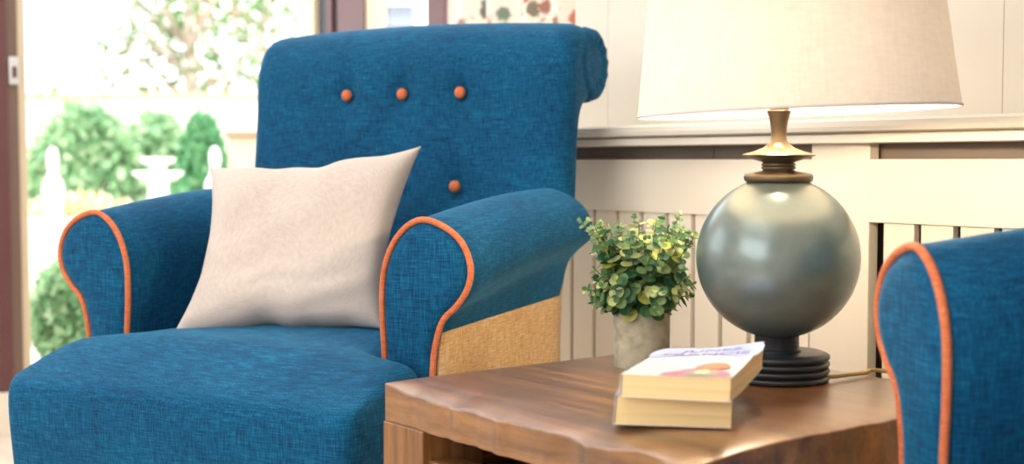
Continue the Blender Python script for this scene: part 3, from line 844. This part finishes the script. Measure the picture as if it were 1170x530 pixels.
def blob(name, pts, m, up, n=6):
    if name != 'printed_sky': pts = [(x, y*1.35) for x, y in pts]
    bm = bmesh.new(); c = (sum(p[0] for p in pts)/len(pts), sum(p[1] for p in pts)/len(pts))
    ps = crspline(pts, 4, True); prev = [bm.verts.new(on_cover(x, y, up)) for x, y in ps]
    for k in range(1, n):
        f = 1-k/n; ring = [bm.verts.new(on_cover(c[0]+(x-c[0])*f, c[1]+(y-c[1])*f, up)) for x, y in ps]
        for i in range(len(ps)): j = (i+1) % len(ps); bm.faces.new((prev[i], prev[j], ring[j], ring[i]))
        prev = ring
    v = bm.verts.new(on_cover(*c, up))
    for i in range(len(ps)): bm.faces.new((prev[i], prev[(i+1) % len(ps)], v))
    return link(name, bm, m, FC, True)
FC = [c for c in bk2.children if c.name.startswith('front_cover')][0]
ink = lambda nm, c: plain('printed_'+nm, c, 0.35, 0.03, 60)
blob('printed_sky', [(0.001, 0.110), (0.001, 0.179), (0.05, 0.179), (0.103, 0.179), (0.103, 0.11), (0.05, 0.135)], ink('blue_wash', srgb(176, 190, 228)), 0.0003)
blob('printed_wing', [(0.036, 0.004), (0.044, 0.020), (0.060, 0.034), (0.070, 0.036), (0.072, 0.018), (0.066, 0.004)], ink('pink', srgb(208, 112, 142)), 0.0005)
blob('printed_wing', [(0.080, 0.004), (0.082, 0.022), (0.094, 0.022), (0.101, 0.010), (0.100, 0.003)], ink('pink_two', srgb(208, 112, 142)), 0.0005)
blob('printed_figure', [(0.058, 0.003), (0.064, 0.020), (0.076, 0.026), (0.088, 0.016), (0.086, 0.003)], ink('stone', srgb(160, 146, 128)), 0.0007)
blob('printed_hair', [(0.060, 0.036), (0.066, 0.054), (0.080, 0.058), (0.092, 0.046), (0.090, 0.030), (0.078, 0.030)], ink('peach', srgb(206, 136, 104)), 0.0009)
blob('printed_hair', [(0.084, 0.032), (0.083, 0.050), (0.090, 0.048), (0.094, 0.034)], ink('tan', srgb(176, 122, 88)), 0.0011)
blob('printed_collar', [(0.066, 0.012), (0.068, 0.024), (0.078, 0.024), (0.078, 0.010)], ink('cream', srgb(236, 224, 170)), 0.0011)
def title(txt, x, y, size, m, width):
    cu_ = bpy.data.curves.new('title', 'FONT'); cu_.body = txt; cu_.size = size; cu_.align_x = 'CENTER'
    to = bpy.data.objects.new('title', cu_); COL.objects.link(to)
    dg = bpy.context.evaluated_depsgraph_get(); me = bpy.data.meshes.new_from_object(to.evaluated_get(dg))
    bpy.data.objects.remove(to)
    xs_ = [v.co.x for v in me.vertices]; k = width/(max(xs_)-min(xs_))
    for v in me.vertices:
        v.co = Vector(on_cover(x+v.co.x*k, y+v.co.y, 0.0008))
    me.materials.clear(); me.materials.append(m)
    o = bpy.data.objects.new('title', me); COL.objects.link(o); o.parent = FC; return o
title('JUNES', 0.056, 0.150, 0.020, ink('violet', srgb(104, 102, 176)), 0.062)
title('FRANCIS', 0.054, 0.126, 0.020, ink('red_violet', srgb(124, 88, 164)), 0.088)

# ------------------------------------------------------------------ curtain
def mat_curtain():
    t = NT('floral_curtain_cloth')
    v = t.mapping()
    vo = t.n.new('ShaderNodeTexVoronoi'); vo.inputs['Scale'].default_value = 22; t.l.new(v, vo.inputs['Vector'])
    n = t.noise(v, 90, 3, 0.7, 1.0)
    d = t.math('ADD', vo.outputs['Distance'], t.math('MULTIPLY', n, 0.75))
    mask = t.ramp(d, [(0.72, (1, 1, 1, 1)), (0.80, (0, 0, 0, 1))])
    sep = t.n.new('ShaderNodeSeparateColor'); t.l.new(vo.outputs['Color'], sep.inputs[0])
    flo = t.ramp(sep.outputs[0], [(0.0, srgb(92, 116, 116)), (0.35, srgb(120, 136, 118)), (0.5, srgb(186, 100, 84)), (0.7, srgb(214, 160, 134)), (1.0, srgb(90, 104, 92))])
    t.set(Base_Color=t.mix(mask, srgb(238, 228, 216), flo), Roughness=0.9); return t.m
bm = bmesh.new(); N = 150; va = []
for i in range(N+1):
    u = i/N; x = -2.73+0.55*u
    y = 1.872+0.022*math.sin(u*2*PI*4.5+0.6*math.sin(u*9))
    va.append([bm.verts.new((x, y+0.006*math.sin(u*40+z*2), z)) for z in (0.06, 0.5, 0.9, 1.3, 1.7, 2.12)]+[])
for a, b in zip(va, va[1:]):
    for k in range(5): bm.faces.new((a[k], a[k+1], b[k+1], b[k]))
cur = link('curtain', bm, mat_curtain())
md = cur.modifiers.new('thickness', 'SOLIDIFY'); md.thickness = 0.003
tag(cur, 'cream curtain with a floral print hanging behind the blue armchair', 'curtain')
cp = tag(empty('curtain_pole', (-2.45, 1.872, 2.145)), 'dark pole holding the floral curtain', 'curtain pole')
bm = bmesh.new(); tube(bm, [(-0.34, 0, 0), (0.34, 0, 0)], 0.012, 12); link('pole', bm, M['dark_wood'], cp)
for x in (-0.31, 0.31):
    bm = bmesh.new(); box(bm, x-0.008, x+0.008, 0.0, 0.062, -0.012, 0.012); link('bracket', bm, M['dark_wood'], cp, False)

# ------------------------------------------------------------------ the garden outside
GZ = -0.12
struct('ground', bmbox(-60, WX-0.13, -25, 60, GZ-0.2, GZ), plain('pale_patio_stone', srgb(206, 196, 182), 0.9, 0.06, 3), 'pale patio outside the door')
def G(px, py, Z):
    """world point seen at photo pixel px,py at forward distance Z"""
    X = (px-585)/1520*Z; x, y = P(X, Z); return Vector((x, y, CAMZ-(py-184)/1520*Z))
M['bushA'] = mat_leaf('bush_leaf_soft', [(0.0, srgb(104, 150, 108)), (0.5, srgb(150, 190, 140)), (1.0, srgb(196, 214, 176))], 0.6, 0.3)
M['bushB'] = mat_leaf('bush_leaf_deep', [(0.0, srgb(74, 140, 96)), (0.6, srgb(108, 168, 116)), (1.0, srgb(156, 200, 150))], 0.6, 0.3)
M['treeL'] = mat_leaf('tree_leaf_pale', [(0.0, srgb(70, 104, 60)), (0.5, srgb(112, 150, 88)), (0.8, srgb(150, 140, 110)), (1.0, srgb(170, 130, 120))], 0.6, 0.35)
M['bark'] = plain('pale_bark', srgb(196, 184, 172), 0.9, 0.2, 12)
M['stone'] = plain('white_stone', srgb(232, 228, 222), 0.8, 0.04, 6)
def leaf_cloud(bm, c, rad, n, size, rn, shell=0.5, cone=False):
    for _ in range(n):
        while True:
            p = Vector((rn.uniform(-1, 1), rn.uniform(-1, 1), rn.uniform(-1, 1)))
            if shell < p.length <= 1: break
        if cone:
            h = (p.z+1)/2; k = math.sqrt(max(0.0, 1-h**1.7)); a0 = rn.uniform(0, 2*PI); q0 = rn.uniform(0.7, 1)
            p = Vector((math.cos(a0)*k*q0, math.sin(a0)*k*q0, p.z))
        q = Vector((c[0]+p.x*rad[0], c[1]+p.y*rad[1], c[2]+p.z*rad[2]))
        a = Vector((rn.uniform(-1, 1), rn.uniform(-1, 1), rn.uniform(-1, 1))).normalized()
        b = a.cross(Vector((rn.uniform(-1, 1), rn.uniform(-1, 1), rn.uniform(-1, 1)))).normalized()
        s = size*rn.uniform(0.6, 1.2)
        v = [bm.verts.new(q+a*s), bm.verts.new(q+b*s*0.55), bm.verts.new(q-a*s), bm.verts.new(q-b*s*0.55)]
        bm.faces.new(v)
def bush(name, px0, px1, pytop, Z, m, label, cone=False, n=2600, seed=1, size=0.05, group='bushes in the garden'):
    a = G(px0, pytop, Z); b = G(px1, pytop, Z); c = (a+b)/2; wdt = (b-a).length/2
    root = tag(empty(name, (c.x, c.y, GZ)), label, 'bush', group)
    H = c.z-GZ; rn = random.Random(seed)
    bm = bmesh.new(); leaf_cloud(bm, (0, 0, H*0.53), (wdt, wdt, H*0.49), n, size, rn, 0.55, cone)
    link('foliage', bm, m, root, False)
    bm = bmesh.new()
    for k in range(6):
        aa = k*PI/3; tube(bm, [(0.03*math.cos(aa), 0.03*math.sin(aa), 0), (wdt*0.5*math.cos(aa), wdt*0.5*math.sin(aa), H*0.7)], [0.02, 0.006], 6)
    link('stem', bm, M['bark'], root)
bush('garden_bush', 30, 164, 120, 9.2, M['bushA'], 'wide domed pale green bush, leftmost in the garden', n=3800, seed=3)
bush('garden_bush', 134, 222, 128, 9.9, M['bushA'], 'middle pale green bush between two larger bushes', n=2400, seed=4)
bush('garden_bush', 192, 272, 130, 9.0, M['bushB'], 'darker green bush with a rounded point, rightmost in the garden', True, 3400, 5)
bush('garden_bush', 36, 116, 300, 5.0, M['bushA'], 'low green plants beside the chair near the doorstep', n=2000, seed=8, size=0.04)
def tree(px, Z, top, spread, label, seed, trunk=0.09):
    a = G(px, 184, Z); root = tag(empty('garden_tree', (a.x, a.y, GZ)), label, 'tree', 'trees beyond the garden wall'); rn = random.Random(seed)
    bm = bmesh.new(); tube(bm, crspline([(0, 0, 0), (0.06, 0.03, 1.2), (-0.05, 0.05, 2.3), (0.05, 0, top*0.9)], 4), [trunk*(1-0.05*k) for k in range(13)], 8)
    for k in range(9):
        aa = rn.uniform(0, 2*PI); z = rn.uniform(1.3, 2.6); tube(bm, [(0, 0, z), (spread*0.5*math.cos(aa), spread*0.5*math.sin(aa), z+0.6), (spread*0.85*math.cos(aa), spread*0.85*math.sin(aa), z+0.9)], [0.035, 0.02, 0.008], 6)
    link('trunk', bm, M['bark'], root)
    bm = bmesh.new()
    for k in range(44):
        aa = rn.uniform(0, 2*PI); r = spread*rn.uniform(0.1, 1); z = rn.uniform(1.2, top)
        leaf_cloud(bm, (r*math.cos(aa), r*math.sin(aa), z), (0.42, 0.42, 0.30), 60, 0.055, rn, 0.1)
    link('foliage', bm, M['treeL'], root, False)
tree(215, 12.5, 4.0, 1.5, 'slim pale leaved tree standing behind the garden bushes, left one', 21)
tree(300, 16.8, 4.2, 1.5, 'slim pale leaved tree standing nearer the chair back, right one', 22)
# low white wall with coping, stone pier
def wall_run(name, pa, pb, h, label, cat, m, cop):
    mid = (pa+pb)/2; L = (pb-pa).length; ang = math.atan2(pb.y-pa.y, pb.x-pa.x)
    r = tag(empty(name, (mid.x, mid.y, GZ), ang), label, cat)
    bm = bmesh.new(); box(bm, -L/2, L/2, -0.1, 0.1, 0, h); link('wall_body', bm, m, r, False)
    bm = bmesh.new(); box(bm, -L/2-0.02, L/2+0.02, -0.13, 0.13, h, h+0.05); o = link('coping', bm, cop, r, False); bevel(o, 0.01)
wall_run('garden_wall', G(-60, 184, 11.5), G(420, 184, 11.5), 1.35, 'long pale garden wall behind the bushes', 'wall', plain('pinkish_render', srgb(232, 218, 206), 0.9, 0.04, 2), plain('terracotta_coping', srgb(206, 160, 136), 0.8))
p = G(284, 184, 8.0)
r = tag(empty('stone_pier', (p.x, p.y, GZ), YAW), 'square greyish stone pier beside the darker green bush', 'pier')
bm = bmesh.new(); box(bm, -0.10, 0.10, -0.1, 0.1, 0, 0.96); link('shaft', bm, plain('olive_stone', srgb(170, 166, 140), 0.9, 0.1, 8), r, False)
bm = bmesh.new(); box(bm, -0.12, 0.12, -0.12, 0.12, 0.96, 1.0); o = link('cap', bm, plain('brown_stone', srgb(150, 120, 96), 0.9, 0.1, 8), r, False); bevel(o, 0.01)
# white statues
def statue(px, Z, pytop, label, seed):
    p = G(px, pytop, Z); r = tag(empty('garden_statue', (p.x, p.y, GZ)), label, 'statue', 'white stone garden statues')
    H = p.z-GZ; r.scale = (0.62, 0.62, 1); bm = bmesh.new(); lathe(bm, [(0, 0), (0.14, 0), (0.14, 0.05), (0.10, 0.07), (0.09, H*0.35), (0.12, H*0.38), (0, H*0.38)], 24, cap=False); o = link('plinth', bm, M['stone'], r); sharp(o)
    bm = bmesh.new(); lathe(bm, crspline([(0, H*0.38), (0.085, H*0.385), (0.10, H*0.5), (0.065, H*0.66), (0.082, H*0.78), (0.035, H*0.86), (0.045, H*0.93), (0.03, H*0.985), (0, H)], 4), 24, cap=False); link('figure', bm, M['stone'], r)
statue(61, 6.4, 168, 'white stone statue, left one, near the left jamb of the door', 1)
statue(246, 6.6, 167, 'white stone statue, right one, just above the cushion', 2)
p = G(181, 180, 6.8)
r = tag(empty('garden_fountain', (p.x, p.y, GZ)), 'white two-tier garden fountain in front of the bushes', 'fountain')
H = p.z-GZ
bm = bmesh.new(); lathe(bm, [(0, 0), (0.18, 0), (0.16, 0.08), (0.06, 0.14), (0.05, H-0.14), (0.06, H-0.11), (0, H-0.11)], 28, cap=False); link('pedestal', bm, M['stone'], r)
bm = bmesh.new(); lathe(bm, [(0, H-0.115), (0.08, H-0.115), (0.125, H-0.085), (0.125, H-0.070), (0.10, H-0.075), (0, H-0.085)], 32, cap=False); link('basin', bm, M['stone'], r)
bm = bmesh.new(); lathe(bm, [(0, H-0.09), (0.04, H-0.09), (0.04, H-0.04), (0.085, H-0.02), (0.085, H), (0.06, H-0.005), (0, H-0.015)], 32, cap=False); link('bowl', bm, M['stone'], r)
# raised planter with pale flowers
p = G(92, 215, 7.2); r = tag(empty('raised_planter', (p.x, p.y, GZ), YAW), 'low cream raised planter filled with pale flowers', 'planter')
bm = bmesh.new(); box(bm, -0.32, 0.28, -0.15, 0.15, 0, 0.52); o = link('box', bm, plain('cream_planter', srgb(230, 214, 188), 0.9, 0.04, 4), r, False); bevel(o, 0.02)
bm = bmesh.new(); leaf_cloud(bm, (0, 0, 0.56), (0.30, 0.14, 0.10), 700, 0.025, random.Random(4), 0.0); link('flowers', bm, mat_leaf('pale_flower', [(0, srgb(238, 232, 214)), (0.7, srgb(214, 220, 150)), (1, srgb(220, 130, 100))], 0.6, 0.3), r, False)
# planter of grey timber beyond the small window
p = G(448, 26, 6.0); r = tag(empty('bird_house', (p.x, p.y, GZ), YAW), 'grey wooden bird house on a post outside the window', 'bird house')
H = p.z-GZ
bm = bmesh.new(); box(bm, -0.05, 0.05, -0.05, 0.05, 0, H-0.03); link('post', bm, plain('grey_post', srgb(120, 124, 140), 0.8), r, False)
bm = bmesh.new(); box(bm, -0.12, 0.10, -0.10, 0.10, H-0.03, H+0.055); link('house_box', bm, plain('grey_blue_board', srgb(128, 132, 152), 0.8), r, False)
bm = bmesh.new(); box(bm, -0.19, 0.12, -0.13, 0.13, H+0.055, H+0.075); link('roof', bm, plain('pale_green_roof', srgb(190, 206, 200), 0.8), r, False)
